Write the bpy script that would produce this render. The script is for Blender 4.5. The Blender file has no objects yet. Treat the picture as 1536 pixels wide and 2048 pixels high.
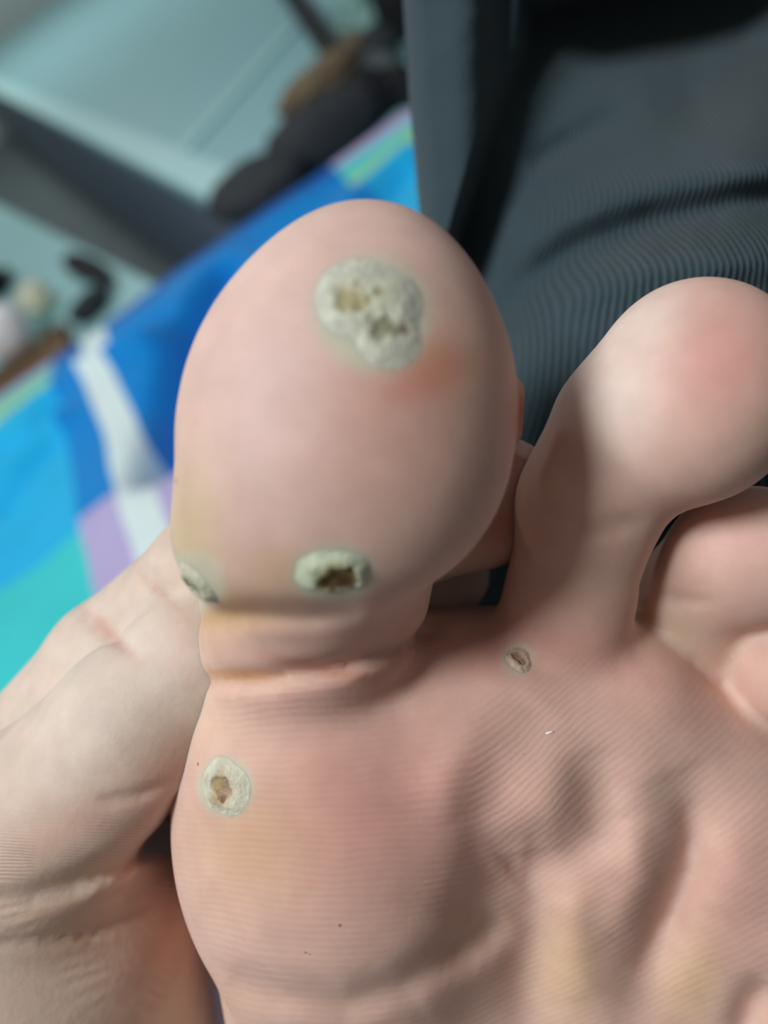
import bpy, bmesh, math, random
import numpy as np
from mathutils import Matrix, Vector

scene = bpy.context.scene
random.seed(4); np.random.seed(4)

# ------------------------------------------------------------------ camera, world, light
FPX = 1540.0                       # focal length in pixels of the 1536 x 2048 frame
H = 0.30                           # camera height above the bed (m)
_n = np.array([-0.433, 0.605, 0.659]); _n /= np.linalg.norm(_n)
_e = np.array([0.81, 0.58, 0.0]); _e -= _n * (_e @ _n); _e /= np.linalg.norm(_e)
_s = np.cross(_n, _e)
M3 = np.array([_e, _s, _n])        # camera axes (right, up, back) -> world (x along bed edge, y away, z up)
CAM = np.array([0.0, 0.0, H])

cam_data = bpy.data.cameras.new('camera')
cam = bpy.data.objects.new('camera', cam_data)
scene.collection.objects.link(cam)
mw = Matrix.Identity(4)
for i in range(3):
    for j in range(3):
        mw[i][j] = float(M3[i, j])
    mw[i][3] = float(CAM[i])
cam.matrix_world = mw
cam_data.sensor_fit = 'VERTICAL'
cam_data.sensor_height = 36.0
cam_data.sensor_width = 27.0
cam_data.lens = 36.0 * FPX / 2048.0
cam_data.clip_start = 0.005
cam_data.clip_end = 50
cam_data.dof.use_dof = True
cam_data.dof.focus_distance = 0.101
cam_data.dof.aperture_fstop = cam_data.lens / 3.0   # opening of 3 mm, like a phone's
scene.camera = cam

world = bpy.data.worlds.new('room_light')
scene.world = world
world.use_nodes = True
bg = world.node_tree.nodes['Background']
bg.inputs[0].default_value = (1.0, 0.94, 0.88, 1)
bg.inputs[1].default_value = 0.13

def area_light(name, loc, target, size, power, col):
    d = bpy.data.lights.new(name, 'AREA')
    d.shape = 'DISK'; d.size = size; d.energy = power; d.color = col
    o = bpy.data.objects.new(name, d)
    scene.collection.objects.link(o)
    o.location = loc
    o.rotation_euler = (Vector(target) - Vector(loc)).to_track_quat('-Z', 'Y').to_euler()
    return o
area_light('ceiling_lamp_light', (-0.78, -0.12, 1.98), (0.0, 0.1, 0.25), 0.62, 36.0, (0.98, 0.99, 1.0))
area_light('far_fill_light', (-0.2, 4.0, 2.1), (-0.2, 4.0, -0.2), 0.62, 31.0, (1.0, 0.98, 0.955))  # added fill without a seen source, brightens the cabinet and back wall

vs = scene.view_settings
vs.view_transform = 'Standard'; vs.look = 'None'; vs.gamma = 1.0
vs.use_curve_mapping = False
vs.exposure = 0.0

# ------------------------------------------------------------------ coordinate helpers
def P(px, py, d):
    """photo pixel + depth in mm -> camera-frame mm (right, up, forward)"""
    return np.array([(px - 768.0) * d / FPX, (1024.0 - py) * d / FPX, d])

def cam2world(p):
    """camera-frame mm (right, up, forward) -> world metres"""
    p = np.asarray(p, float)
    q = np.stack([p[..., 0], p[..., 1], -p[..., 2]], -1) * 1e-3
    return q @ M3.T + CAM

def U(px, py, z):
    """where the sight line through a photo pixel meets the height z (world metres)"""
    d = M3 @ np.array([(px - 768) / FPX, (1024 - py) / FPX, -1.0])
    return CAM + d * ((z - CAM[2]) / d[2])

def srgb(r, g, b):
    c = np.array([r, g, b], float) / 255.0
    return np.where(c <= 0.04045, c / 12.92, ((c + 0.055) / 1.055) ** 2.4)

def s4(r, g, b):
    return (*[float(v) for v in srgb(r, g, b)], 1.0)

def link(o, parent=None):
    scene.collection.objects.link(o)
    if parent is not None:
        o.parent = parent
        # the parent sits at its own place: keep the mesh where it was computed
        o.matrix_parent_inverse = Matrix.Translation(-Vector(root_loc(parent)))
    return o

def tag(o, label=None, cat=None, group=None, kind=None):
    if label: o['label'] = label
    if cat: o['category'] = cat
    if group: o['group'] = group
    if kind: o['kind'] = kind
    return o

def empty(name, loc=(0, 0, 0)):
    o = bpy.data.objects.new(name, None)
    o.location = loc
    o.empty_display_size = 0.02
    return link(o)

def mesh_obj(name, verts, faces, mat, parent=None, smooth=True):
    me = bpy.data.meshes.new(name)
    verts = np.asarray(verts, float)
    if isinstance(faces, np.ndarray):
        k = faces.shape[1]
        me.vertices.add(len(verts)); me.vertices.foreach_set('co', verts.astype(np.float32).ravel())
        me.loops.add(faces.size); me.loops.foreach_set('vertex_index', faces.astype(np.int32).ravel())
        me.polygons.add(len(faces))
        me.polygons.foreach_set('loop_start', np.arange(0, faces.size, k, dtype=np.int32))
        me.update(calc_edges=True); me.validate()
    else:
        me.from_pydata([tuple(v) for v in verts], [], [tuple(f) for f in faces]); me.update()
    me.polygons.foreach_set('use_smooth', [smooth] * len(me.polygons))
    me.materials.append(mat)
    o = bpy.data.objects.new(name, me)
    return link(o, parent)

def root_loc(p):
    l = Vector((0, 0, 0))
    if p.type == 'EMPTY': l += Vector(p.location)      # meshes carry their place in their vertices
    return l

def add_attr(o, name, typ, data):
    a = o.data.attributes.new(name, typ, 'POINT')
    if typ == 'FLOAT':
        a.data.foreach_set('value', np.asarray(data, np.float32).ravel())
    elif typ == 'FLOAT_COLOR':
        d = np.asarray(data, np.float32)
        if d.shape[1] == 3: d = np.concatenate([d, np.ones((len(d), 1), np.float32)], 1)
        a.data.foreach_set('color', d.ravel())

def outward(verts, faces):
    v = verts; f = faces
    a, b, c = v[f[:, 0]], v[f[:, 1]], v[f[:, 2]]
    vol = np.einsum('ij,ij->i', a, np.cross(b, c)).sum()
    if f.shape[1] == 4:
        d = v[f[:, 3]]
        vol += np.einsum('ij,ij->i', a, np.cross(c, d)).sum()
    return f[:, ::-1].copy() if vol < 0 else f

# ------------------------------------------------------------------ noise
_perm = np.random.RandomState(11).rand(64, 64, 64).astype(np.float32)
def vnoise(p):
    p = np.asarray(p, float); i = np.floor(p).astype(int); t = p - i
    t = t * t * (3 - 2 * t); r = 0
    for dx in (0, 1):
        for dy in (0, 1):
            for dz in (0, 1):
                w = (t[..., 0] if dx else 1 - t[..., 0]) * (t[..., 1] if dy else 1 - t[..., 1]) * (t[..., 2] if dz else 1 - t[..., 2])
                r = r + w * _perm[(i[..., 0] + dx) & 63, (i[..., 1] + dy) & 63, (i[..., 2] + dz) & 63]
    return r * 2 - 1
def fbm(p, o=3):
    return sum(vnoise(np.asarray(p) * 2 ** k + 7.3 * k) * 0.5 ** k for k in range(o))

# ------------------------------------------------------------------ signed distance toolkit (mm)
def smin(a, b, k):
    h = np.maximum(k - np.abs(a - b), 0) / k
    return np.minimum(a, b) - h * h * k * 0.25

def cone(p, a, b, ra, rb, sq=1.0):
    """tapered capsule; sq > 1 flattens it along the depth axis"""
    a = np.asarray(a, float); b = np.asarray(b, float); ba = b - a
    t = np.clip(((p - a) @ ba) / (ba @ ba), 0, 1)
    q = p - a - t[..., None] * ba
    if sq != 1.0: q = q * np.array([1, 1, sq])
    dist = np.sqrt((q * q).sum(-1)) - (ra + t * (rb - ra))
    return dist / (1.0 if sq == 1.0 else sq ** 0.5)

def ell(p, c, r):
    q = (p - np.asarray(c)); r = np.asarray(r, float)
    k0 = np.sqrt(((q / r) ** 2).sum(-1)); k1 = np.sqrt(((q / (r * r)) ** 2).sum(-1)) + 1e-9
    return k0 * (k0 - 1) / k1

def pix(p):
    return 768 + FPX * p[..., 0] / p[..., 2], 1024 - FPX * p[..., 1] / p[..., 2]

def polydist(px, py, pts):
    best = np.full(px.shape, 1e9); pos = np.zeros(px.shape); n = len(pts) - 1
    for i in range(n):
        ax, ay = pts[i]; bx, by = pts[i + 1]
        dx, dy = bx - ax, by - ay
        t = np.clip(((px - ax) * dx + (py - ay) * dy) / (dx * dx + dy * dy), 0, 1)
        d = np.hypot(px - ax - t * dx, py - ay - t * dy)
        m = d < best
        best = np.where(m, d, best); pos = np.where(m, (i + t) / n, pos)
    return best, pos

def groove(px, py, pts, w, depth, fade=True):
    d, t = polydist(px, py, pts)
    g = np.exp(-(d / w) ** 2) * depth
    return g * (np.clip(np.sin(np.pi * np.clip(t, 0.0, 1.0)), 0, 1) ** 0.5 * 0.85 + 0.15) if fade else g

def sstep(a, b, x):
    t = np.clip((x - a) / (b - a), 0, 1); return t * t * (3 - 2 * t)

def surface_nets(f, lo, hi, h):
    lo = np.array(lo, float); n = np.ceil((np.array(hi) - lo) / h).astype(int) + 1
    ax = [lo[i] + h * np.arange(n[i]) for i in range(3)]
    V = np.empty(n, np.float32)
    Y, Z = np.meshgrid(ax[1], ax[2], indexing='ij')
    step = 8
    for i in range(0, n[0], step):
        xs = ax[0][i:i + step]
        pts = np.stack([np.broadcast_to(xs[:, None, None], (len(xs),) + Y.shape), np.broadcast_to(Y, (len(xs),) + Y.shape), np.broadcast_to(Z, (len(xs),) + Y.shape)], -1)
        V[i:i + step] = f(pts)
    S = V < 0
    c = [S[dx:n[0] - 1 + dx, dy:n[1] - 1 + dy, dz:n[2] - 1 + dz] for dx in (0, 1) for dy in (0, 1) for dz in (0, 1)]
    cnt = sum(x.astype(np.int8) for x in c)
    act = (cnt > 0) & (cnt < 8)
    idx = np.full(act.shape, -1, np.int64); cells = np.argwhere(act); idx[act] = np.arange(len(cells))
    acc = np.zeros((len(cells), 3)); num = np.zeros(len(cells))
    corners = [(dx, dy, dz) for dx in (0, 1) for dy in (0, 1) for dz in (0, 1)]
    for a in range(8):
        for b in range(a + 1, 8):
            ca, cb = np.array(corners[a]), np.array(corners[b])
            if np.abs(ca - cb).sum() != 1: continue
            va = V[tuple((cells + ca).T)]; vb = V[tuple((cells + cb).T)]
            m = (va < 0) != (vb < 0)
            t = np.where(m, va / np.where(m, va - vb, 1), 0)
            acc += np.where(m[:, None], ca + t[:, None] * (cb - ca), 0); num += m
    verts = lo + h * (cells + acc / num[:, None])
    faces = []
    for axis in range(3):
        s0 = [slice(None)] * 3; s1 = [slice(None)] * 3
        s0[axis] = slice(0, -1); s1[axis] = slice(1, None)
        cr = S[tuple(s0)] != S[tuple(s1)]
        o1, o2 = [k for k in range(3) if k != axis]
        e = np.argwhere(cr)
        e = e[(e[:, o1] > 0) & (e[:, o2] > 0) & (e[:, o1] < n[o1] - 1) & (e[:, o2] < n[o2] - 1)]
        neg = S[tuple(e.T)]
        def cell(d1, d2):
            q = e.copy(); q[:, o1] -= d1; q[:, o2] -= d2
            return idx[tuple(q.T)]
        quad = np.stack([cell(0, 0), cell(1, 0), cell(1, 1), cell(0, 1)], 1)
        flip = neg if axis != 1 else ~neg
        quad[flip] = quad[flip][:, ::-1]
        faces.append(quad)
    return verts, np.concatenate(faces)

def grad(f, p, e=0.12):
    g = np.zeros_like(p)
    for k in np.array([[1, -1, -1], [-1, -1, 1], [-1, 1, -1], [1, 1, 1]], float):
        g += k * f(p + k * e)[..., None]
    return g / (np.linalg.norm(g, axis=-1, keepdims=True) + 1e-9)

def project(f, p, it=2):
    for _ in range(it):
        g = grad(f, p); p = p - g * np.clip(f(p), -1.0, 1.0)[..., None]
    return p

def subdivide(v, q):
    e = np.concatenate([q[:, [i, (i + 1) % 4]] for i in range(4)]); es = np.sort(e, 1)
    u, inv = np.unique(es[:, 0] * (len(v) + 1) + es[:, 1], return_inverse=True)
    a = u // (len(v) + 1); b = u % (len(v) + 1)
    mid = (v[a] + v[b]) / 2; cen = v[q].mean(1)
    nv = np.concatenate([v, mid, cen]); m = inv.reshape(4, -1) + len(v); c = np.arange(len(q)) + len(v) + len(mid)
    nq = np.concatenate([np.stack([q[:, i], m[i], c, m[(i - 1) % 4]], 1) for i in range(4)])
    return nv, nq

def relax(v, q, it=2):
    for _ in range(it):
        acc = np.zeros_like(v); num = np.zeros(len(v))
        for i in range(4):
            np.add.at(acc, q[:, i], v[q[:, (i + 1) % 4]]); np.add.at(num, q[:, i], 1)
            np.add.at(acc, q[:, i], v[q[:, (i - 1) % 4]]); np.add.at(num, q[:, i], 1)
        v = np.where(num[:, None] > 0, 0.5 * v + 0.5 * acc / np.maximum(num, 1)[:, None], v)
    return v

def sdf_mesh(f, lo, hi, h):
    v, q = surface_nets(f, lo, hi, h)
    v = project(f, relax(v, q, 1), 2)
    v, q = subdivide(v, q)
    v = project(f, v, 2)
    v = relax(v, q, 1)
    return v, q

# ------------------------------------------------------------------ node helpers
def new_mat(name):
    m = bpy.data.materials.new(name); m.use_nodes = True
    nt = m.node_tree
    return m, nt, nt.nodes['Principled BSDF']

def node(nt, typ, **kw):
    n = nt.nodes.new(typ)
    for k, v in kw.items():
        if k.startswith('i_'): n.inputs[int(k[2:])].default_value = v
        else: setattr(n, k, v)
    return n

def math_node(nt, op, a, b=None, c=None):
    n = nt.nodes.new('ShaderNodeMath'); n.operation = op
    for i, x in enumerate((a, b, c)):
        if x is None: continue
        if isinstance(x, (int, float)): n.inputs[i].default_value = x
        else: nt.links.new(x, n.inputs[i])
    return n.outputs[0]

def attr(nt, name):
    n = nt.nodes.new('ShaderNodeAttribute'); n.attribute_name = name; return n

def mixrgb(nt, fac, a, b, blend='MIX'):
    n = nt.nodes.new('ShaderNodeMix'); n.data_type = 'RGBA'; n.blend_type = blend
    for s, x in ((0, fac), (6, a), (7, b)):
        if isinstance(x, (int, float, tuple)): n.inputs[s].default_value = x
        else: nt.links.new(x, n.inputs[s])
    return n.outputs[2]

def noise(nt, scale, detail=3, rough=0.5, vec=None):
    n = nt.nodes.new('ShaderNodeTexNoise'); n.inputs['Scale'].default_value = scale
    n.inputs['Detail'].default_value = detail; n.inputs['Roughness'].default_value = rough
    if vec is not None: nt.links.new(vec, n.inputs['Vector'])
    return n

def obj_coord(nt):
    return nt.nodes.new('ShaderNodeTexCoord').outputs['Object']

def plain_mat(name, rgb, rough=0.5, nscale=40, namp=0.12, bump=0.0, spec=0.4):
    m, nt, b = new_mat(name)
    nz = noise(nt, nscale, 4, 0.55, obj_coord(nt))
    c = mixrgb(nt, 1.0, s4(*rgb), math_node(nt, 'MULTIPLY_ADD', nz.outputs[0], 2 * namp, 1 - namp), 'MULTIPLY')
    nt.links.new(c, b.inputs['Base Color'])
    b.inputs['Roughness'].default_value = rough
    b.inputs['Specular IOR Level'].default_value = spec
    if bump:
        bp = node(nt, 'ShaderNodeBump'); bp.inputs['Distance'].default_value = bump
        nt.links.new(nz.outputs[0], bp.inputs['Height']); nt.links.new(bp.outputs[0], b.inputs['Normal'])
    return m

def skin_mat(name, ridge_h, fine_h, fine_scale):
    m, nt, b = new_mat(name)
    oc = obj_coord(nt)
    col = attr(nt, 'tone').outputs['Color']
    mott = noise(nt, 260, 4, 0.6, oc)
    c = mixrgb(nt, 1.0, col, mixrgb(nt, mott.outputs[0], (0.90, 0.86, 0.85, 1), (1.08, 1.10, 1.10, 1)), 'MULTIPLY')
    nt.links.new(c, b.inputs['Base Color'])
    b.inputs['Roughness'].default_value = 0.62
    b.inputs['Specular IOR Level'].default_value = 0.32
    b.inputs['Subsurface Weight'].default_value = 0.6
    b.inputs['Subsurface Radius'].default_value = (1.0, 0.36, 0.20)
    b.inputs['Subsurface Scale'].default_value = 0.0042
    # friction ridges: a phase stored on the skin, turned into fine relief
    ph = attr(nt, 'ridge_phase').outputs['Fac']
    amp = attr(nt, 'ridge_amp').outputs['Fac']
    wob = noise(nt, 420, 2, 0.5, oc)
    p2 = math_node(nt, 'MULTIPLY_ADD', wob.outputs[0], 3.0, math_node(nt, 'MULTIPLY', ph, 2 * math.pi))
    r = math_node(nt, 'MULTIPLY', math_node(nt, 'SINE', p2), amp)
    b1 = node(nt, 'ShaderNodeBump'); b1.inputs['Distance'].default_value = ridge_h
    nt.links.new(r, b1.inputs['Height'])
    fn = noise(nt, fine_scale, 4, 0.6, oc)
    b2 = node(nt, 'ShaderNodeBump'); b2.inputs['Distance'].default_value = fine_h
    nt.links.new(fn.outputs[0], b2.inputs['Height']); nt.links.new(b1.outputs[0], b2.inputs['Normal'])
    nt.links.new(b2.outputs[0], b.inputs['Normal'])
    return m

M_SOLE = skin_mat('sole_skin', 0.000015, 0.00003, 1500)
M_HAND = skin_mat('hand_skin', 0.00005, 0.00008, 1100)

# ================================================================== SETTING
FLOOR_Z = -0.50
M_FLOOR = plain_mat('dark_floor', (92, 106, 110), 0.5, 6, 0.2)
fl = mesh_obj('floor', [(-4, -2, FLOOR_Z), (4, -2, FLOOR_Z), (4, 6.5, FLOOR_Z), (-4, 6.5, FLOOR_Z),
                        (-4, -2, FLOOR_Z - .05), (4, -2, FLOOR_Z - .05), (4, 6.5, FLOOR_Z - .05), (-4, 6.5, FLOOR_Z - .05)],
              [(0, 1, 2, 3), (4, 7, 6, 5), (0, 4, 5, 1), (1, 5, 6, 2), (2, 6, 7, 3), (3, 7, 4, 0)], M_FLOOR, None, False)
tag(fl, 'dark floor beyond the bed', 'floor', kind='structure')
M_WALL = plain_mat('wall_paint', (186, 208, 208), 0.7, 8, 0.05)
wl = mesh_obj('wall_back', [(-4, 6.4, FLOOR_Z), (4, 6.4, FLOOR_Z), (4, 6.4, 2.2), (-4, 6.4, 2.2), (-4, 6.5, FLOOR_Z), (4, 6.5, FLOOR_Z), (4, 6.5, 2.2), (-4, 6.5, 2.2)],
              [(0, 1, 2, 3), (4, 7, 6, 5), (0, 4, 5, 1), (1, 5, 6, 2), (2, 6, 7, 3), (3, 7, 4, 0)], M_WALL, None, False)
tag(wl, 'pale grey wall at the back of the room', 'wall', kind='structure')

# ================================================================== BED
EDGE = 0.888
def build_sheet():
    us = np.linspace(-0.75, 0.75, 260)
    # arc-length profile across the bed: flat top, rounded edge, short drop at the side
    vs_ = np.linspace(-0.35, EDGE + 0.22, 270)
    Uu, Vv = np.meshgrid(us, vs_, indexing='ij')
    R = 0.030
    y = np.where(Vv < EDGE - R, Vv, 0.0); z = np.zeros_like(Vv)
    ang = np.clip((Vv - (EDGE - R)) / R, 0, math.pi / 2)
    arc = Vv >= EDGE - R
    y = np.where(arc, EDGE - R + R * np.sin(ang), y)
    z = np.where(arc, -R * (1 - np.cos(ang)), z)
    over = np.maximum(Vv - (EDGE - R) - R * math.pi / 2, 0)
    z = z - over
    x = Uu.copy()
    # soft rumples
    p = np.stack([Uu * 5.0, Vv * 5.0, np.zeros_like(Uu)], -1)
    hgt = 0.014 * fbm(p + 3.1, 3)
    def fold(pts, w, a):
        q = [tuple(U(a_, b_, 0)[:2]) for a_, b_ in pts]
        d, t = polydist(Uu, Vv, q)
        return a * np.exp(-(d / w) ** 2)
    hgt += fold([(450, 540), (385, 640), (330, 780), (300, 920)], 0.017, -0.06)
    hgt += fold([(400, 540), (310, 640), (260, 760)], 0.036, 0.004)
    hgt += fold([(520, 470), (620, 390), (830, 210)], 0.022, -0.016)
    hgt += fold([(0, 905), (60, 870), (120, 800)], 0.016, -0.016)
    hgt += fold([(0, 1010), (60, 935), (110, 880)], 0.014, -0.016)
    hgt += fold([(0, 955), (70, 905), (130, 850)], 0.014, 0.013)
    hgt += fold([(170, 705), (240, 690), (330, 640)], 0.013, -0.014)
    hgt += fold([(160, 760), (220, 740), (300, 700)], 0.014, 0.012)
    hgt += fold([(760, 370), (800, 310), (850, 270)], 0.014, -0.018)
    hgt += fold([(690, 400), (740, 340), (800, 290)], 0.018, 0.012)
    hgt = hgt * (1 - 0.6 * sstep(EDGE - 0.12, EDGE - 0.03, Vv))
    z = z + hgt * np.cos(ang); y = y + hgt * np.sin(ang)
    nu, nv = Uu.shape
    v = np.stack([x, y, z], -1).reshape(-1, 3)
    i = np.arange(nu * nv).reshape(nu, nv)
    q = np.stack([i[:-1, :-1], i[1:, :-1], i[1:, 1:], i[:-1, 1:]], -1).reshape(-1, 4)
    return v, q, Uu.ravel(), Vv.ravel()

def sheet_material():
    m, nt, b = new_mat('plaid_cotton')
    uu = attr(nt, 'sheet_u').outputs['Fac']; vv = attr(nt, 'sheet_v').outputs['Fac']
    def ramp(val, lo, hi, stops):
        mr = node(nt, 'ShaderNodeMapRange'); nt.links.new(val, mr.inputs[0])
        mr.inputs[1].default_value = lo; mr.inputs[2].default_value = hi
        r = nt.nodes.new('ShaderNodeValToRGB'); cr = r.color_ramp; cr.interpolation = 'CONSTANT'
        nt.links.new(mr.outputs[0], r.inputs[0])
        for k, (pos, c) in enumerate(stops):
            el = cr.elements[k] if k < 2 else cr.elements.new(0.999)
            el.position = max(0, (pos - lo) / (hi - lo)); el.color = c
        return r.outputs[0]
    CY, TQ, LI, YG, BL, DB, WH = s4(30, 190, 245), s4(62, 214, 218), s4(190, 180, 226), s4(158, 226, 166), s4(0, 140, 222), s4(0, 98, 190), s4(226, 246, 246)
    cyan = ramp(vv, -0.4, 1.2, [(-0.4, CY), (0.0, LI), (0.08, TQ), (0.53, CY), (0.785, YG), (0.828, TQ), (0.845, LI), (0.93, CY)])
    blue = ramp(vv, -0.4, 1.2, [(-0.4, BL), (0.0, TQ), (0.08, LI), (0.54, BL), (0.84, DB), (0.90, BL)])
    K0, K1 = (0, 0, 0, 1), (1, 1, 1, 1)
    colm = ramp(uu, -0.8, 0.8, [(-0.8, K1), (-0.58, K0), (-0.201, K1), (0.172, K0), (0.45, K1)])
    wht = ramp(uu, -0.8, 0.8, [(-0.8, K0), (-0.545, K1), (-0.515, K0), (-0.168, K1), (-0.137, K0), (0.50, K1), (0.53, K0)])
    c = mixrgb(nt, colm, cyan, blue)
    c = mixrgb(nt, wht, c, WH)
    nz = noise(nt, 30, 3, 0.5, obj_coord(nt))
    c = mixrgb(nt, 1.0, c, math_node(nt, 'MULTIPLY_ADD', nz.outputs[0], 0.16, 0.92), 'MULTIPLY')
    nt.links.new(c, b.inputs['Base Color'])
    b.inputs['Roughness'].default_value = 0.75; b.inputs['Specular IOR Level'].default_value = 0.2
    b.inputs['Sheen Weight'].default_value = 0.15
    return m

sv, sq, su, svv = build_sheet()
sheet = mesh_obj('bedsheet', sv, sq, sheet_material())
add_attr(sheet, 'sheet_u', 'FLOAT', su); add_attr(sheet, 'sheet_v', 'FLOAT', svv)
so = sheet.modifiers.new('thickness', 'SOLIDIFY'); so.thickness = 0.0016; so.offset = -1
tag(sheet, 'rumpled bedsheet in blue, cyan, lilac and white plaid', 'bedsheet')

def box_bm(bm, lo, hi, mat4=None):
    r = bmesh.ops.create_cube(bm, size=1.0)
    c = [(a + b_) / 2 for a, b_ in zip(lo, hi)]; s = [b_ - a for a, b_ in zip(lo, hi)]
    mt = Matrix.Translation(c) @ Matrix.Diagonal((*s, 1))
    if mat4 is not None: mt = mat4 @ mt
    bmesh.ops.transform(bm, matrix=mt, verts=r['verts'])
    return r['verts']

def bm_obj(name, bm, mat, parent=None, smooth=False, bevel=0.0, seg=3):
    if bevel:
        bmesh.ops.bevel(bm, geom=bm.edges[:], offset=bevel, segments=seg, profile=0.5, affect='EDGES')
    bm.normal_update()
    me = bpy.data.meshes.new(name); bm.to_mesh(me); bm.free()
    me.polygons.foreach_set('use_smooth', [smooth] * len(me.polygons)); me.materials.append(mat)
    o = bpy.data.objects.new(name, me)
    return link(o, parent)

bm = bmesh.new()
box_bm(bm, (-0.75, -0.35, FLOOR_Z + 0.22), (0.75, EDGE - 0.035, -0.048))
mt = bm_obj('mattress', bm, plain_mat('mattress_ticking', (205, 212, 214), 0.8, 60, 0.05), None, True, 0.03, 4)
tag(mt, 'pale mattress under the plaid bedsheet', 'mattress')
bed = empty('bed_base', (0, 0.2, FLOOR_Z)); tag(bed, 'dark bed base under the mattress', 'bed')
M_BEDWOOD = plain_mat('bed_wood', (60, 52, 46), 0.5, 20, 0.2)
bm = bmesh.new(); box_bm(bm, (-0.75, -0.35, FLOOR_Z + 0.12), (0.75, EDGE - 0.04, FLOOR_Z + 0.218)); bm_obj('frame', bm, M_BEDWOOD, bed, False, 0.006, 2)
for lx in (-0.70, 0.70):
    for ly in (-0.30, EDGE - 0.10):
        bm = bmesh.new(); box_bm(bm, (lx - .03, ly - .03, FLOOR_Z), (lx + .03, ly + .03, FLOOR_Z + 0.119)); bm_obj('leg', bm, M_BEDWOOD, bed, False, 0.004, 2)

# ================================================================== FURNITURE BEYOND THE BED
TOPZ = -0.06
M_LAM = plain_mat('grey_laminate', (152, 206, 214), 0.42, 5, 0.05, spec=0.5)
M_LAMD = plain_mat('shaded_laminate', (118, 138, 156), 0.5, 5, 0.08)  # darker copy of the top's laminate: shade on the sides put into colour
M_LAML = plain_mat('pale_edge_band', (190, 240, 244), 0.40, 5, 0.04, spec=0.5)
a = U(500, 447, TOPZ); b_ = U(0, 190, TOPZ)
tdir = (b_ - a); L = np.linalg.norm(tdir); tdir /= L; ndir = np.array([tdir[1], -tdir[0], 0])
cab_m = Matrix(((ndir[0], tdir[0], 0, a[0]), (ndir[1], tdir[1], 0, a[1]), (0, 0, 1, 0), (0, 0, 0, 1)))
cab = empty('low_cabinet', (float(a[0]), float(a[1]), FLOOR_Z))
tag(cab, 'long low grey cabinet with a pale top and shade-darkened side beyond the bed', 'cabinet')
Y0, Y1, W = -0.085, 5.2, 0.95
def cpart(name, lo, hi, mat, bev=0.004):
    bm = bmesh.new(); box_bm(bm, lo, hi, cab_m); return bm_obj(name, bm, mat, cab, False, bev, 2)
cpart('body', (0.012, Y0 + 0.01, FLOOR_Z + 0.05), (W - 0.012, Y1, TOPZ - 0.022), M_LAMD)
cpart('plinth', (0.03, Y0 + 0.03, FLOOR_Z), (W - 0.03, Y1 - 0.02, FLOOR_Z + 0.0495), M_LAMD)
cpart('top_panel', (0.0, Y0, TOPZ - 0.0215), (W, Y1, TOPZ), M_LAM)
# pale raised lip along the side edge: wider in view with distance
cpart('edge_band', (0.0, Y0, TOPZ + 0.0005), (0.065, Y1, TOPZ + 0.008), M_LAML, 0.003)
# raised seam running across the top
s0, s1 = U(380, 300, TOPZ), U(590, 60, TOPZ)
def seam(name, p, q, w, h0, h1, mat, par):
    d = (q - p); ln = np.linalg.norm(d[:2]); d = d / ln
    m = Matrix(((d[1], d[0], 0, p[0]), (-d[0], d[1], 0, p[1]), (0, 0, 1, 0), (0, 0, 0, 1)))
    bm = bmesh.new(); box_bm(bm, (-w / 2, 0, h0), (w / 2, ln, h1), m); return bm_obj(name, bm, mat, par, False, 0.002, 2)
seam('seam_strip', s0 - (s1 - s0) * 0.12, s1, 0.028, TOPZ + 0.0005, TOPZ + 0.010, M_LAML, cab)

# low bench to the left of the cabinet, clutter stands on it
BZ = -0.16
p0, p1 = U(360, 590, BZ), U(0, 410, BZ)
bd = p1 - p0; bl = np.linalg.norm(bd); bd /= bl; bn = np.array([bd[1], -bd[0], 0])
bm4 = Matrix(((bn[0], bd[0], 0, p0[0]), (bn[1], bd[1], 0, p0[1]), (0, 0, 1, 0), (0, 0, 0, 1)))
bench = empty('low_shelf', (float(p0[0]), float(p0[1]), FLOOR_Z)); tag(bench, 'pale teal low shelf beside the cabinet, holding small clutter', 'shelf')
def bpart(name, lo, hi, mat, bev=0.004):
    bm = bmesh.new(); box_bm(bm, lo, hi, bm4); return bm_obj(name, bm, mat, bench, False, bev, 2)
M_TEAL = plain_mat('teal_board', (158, 214, 218), 0.45, 9, 0.10)
bpart('shelf_board', (-0.75, -0.06, BZ - 0.022), (0.0, 2.2, BZ), M_TEAL)
bpart('side_board', (-0.745, -0.055, FLOOR_Z), (-0.72, 2.19, BZ - 0.0225), M_TEAL)
bpart('side_board', (-0.03, -0.055, FLOOR_Z), (-0.005, 2.19, BZ - 0.0225), M_LAMD)

def lathe(name, prof, base, mat, parent=None, seg=40, axis=(0, 0, 1), sx=1.0, sy=1.0):
    """turned body from (radius, height) pairs, standing at base"""
    v = []; f = []; n = len(prof)
    for k in range(seg):
        t = 2 * math.pi * k / seg
        for r, z in prof: v.append((r * math.cos(t) * sx, r * math.sin(t) * sy, z))
    for k in range(seg):
        k2 = (k + 1) % seg
        for j in range(n - 1): f.append((k * n + j, k2 * n + j, k2 * n + j + 1, k * n + j + 1))
    f.append(tuple(k * n for k in reversed(range(seg)))); f.append(tuple(k * n + n - 1 for k in range(seg)))
    rot = Vector((0, 0, 1)).rotation_difference(Vector(axis)).to_matrix()
    v = [rot @ Vector(p) + Vector(base) for p in v]
    return mesh_obj(name, np.array([tuple(p) for p in v]), f, mat, parent, True)

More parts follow.
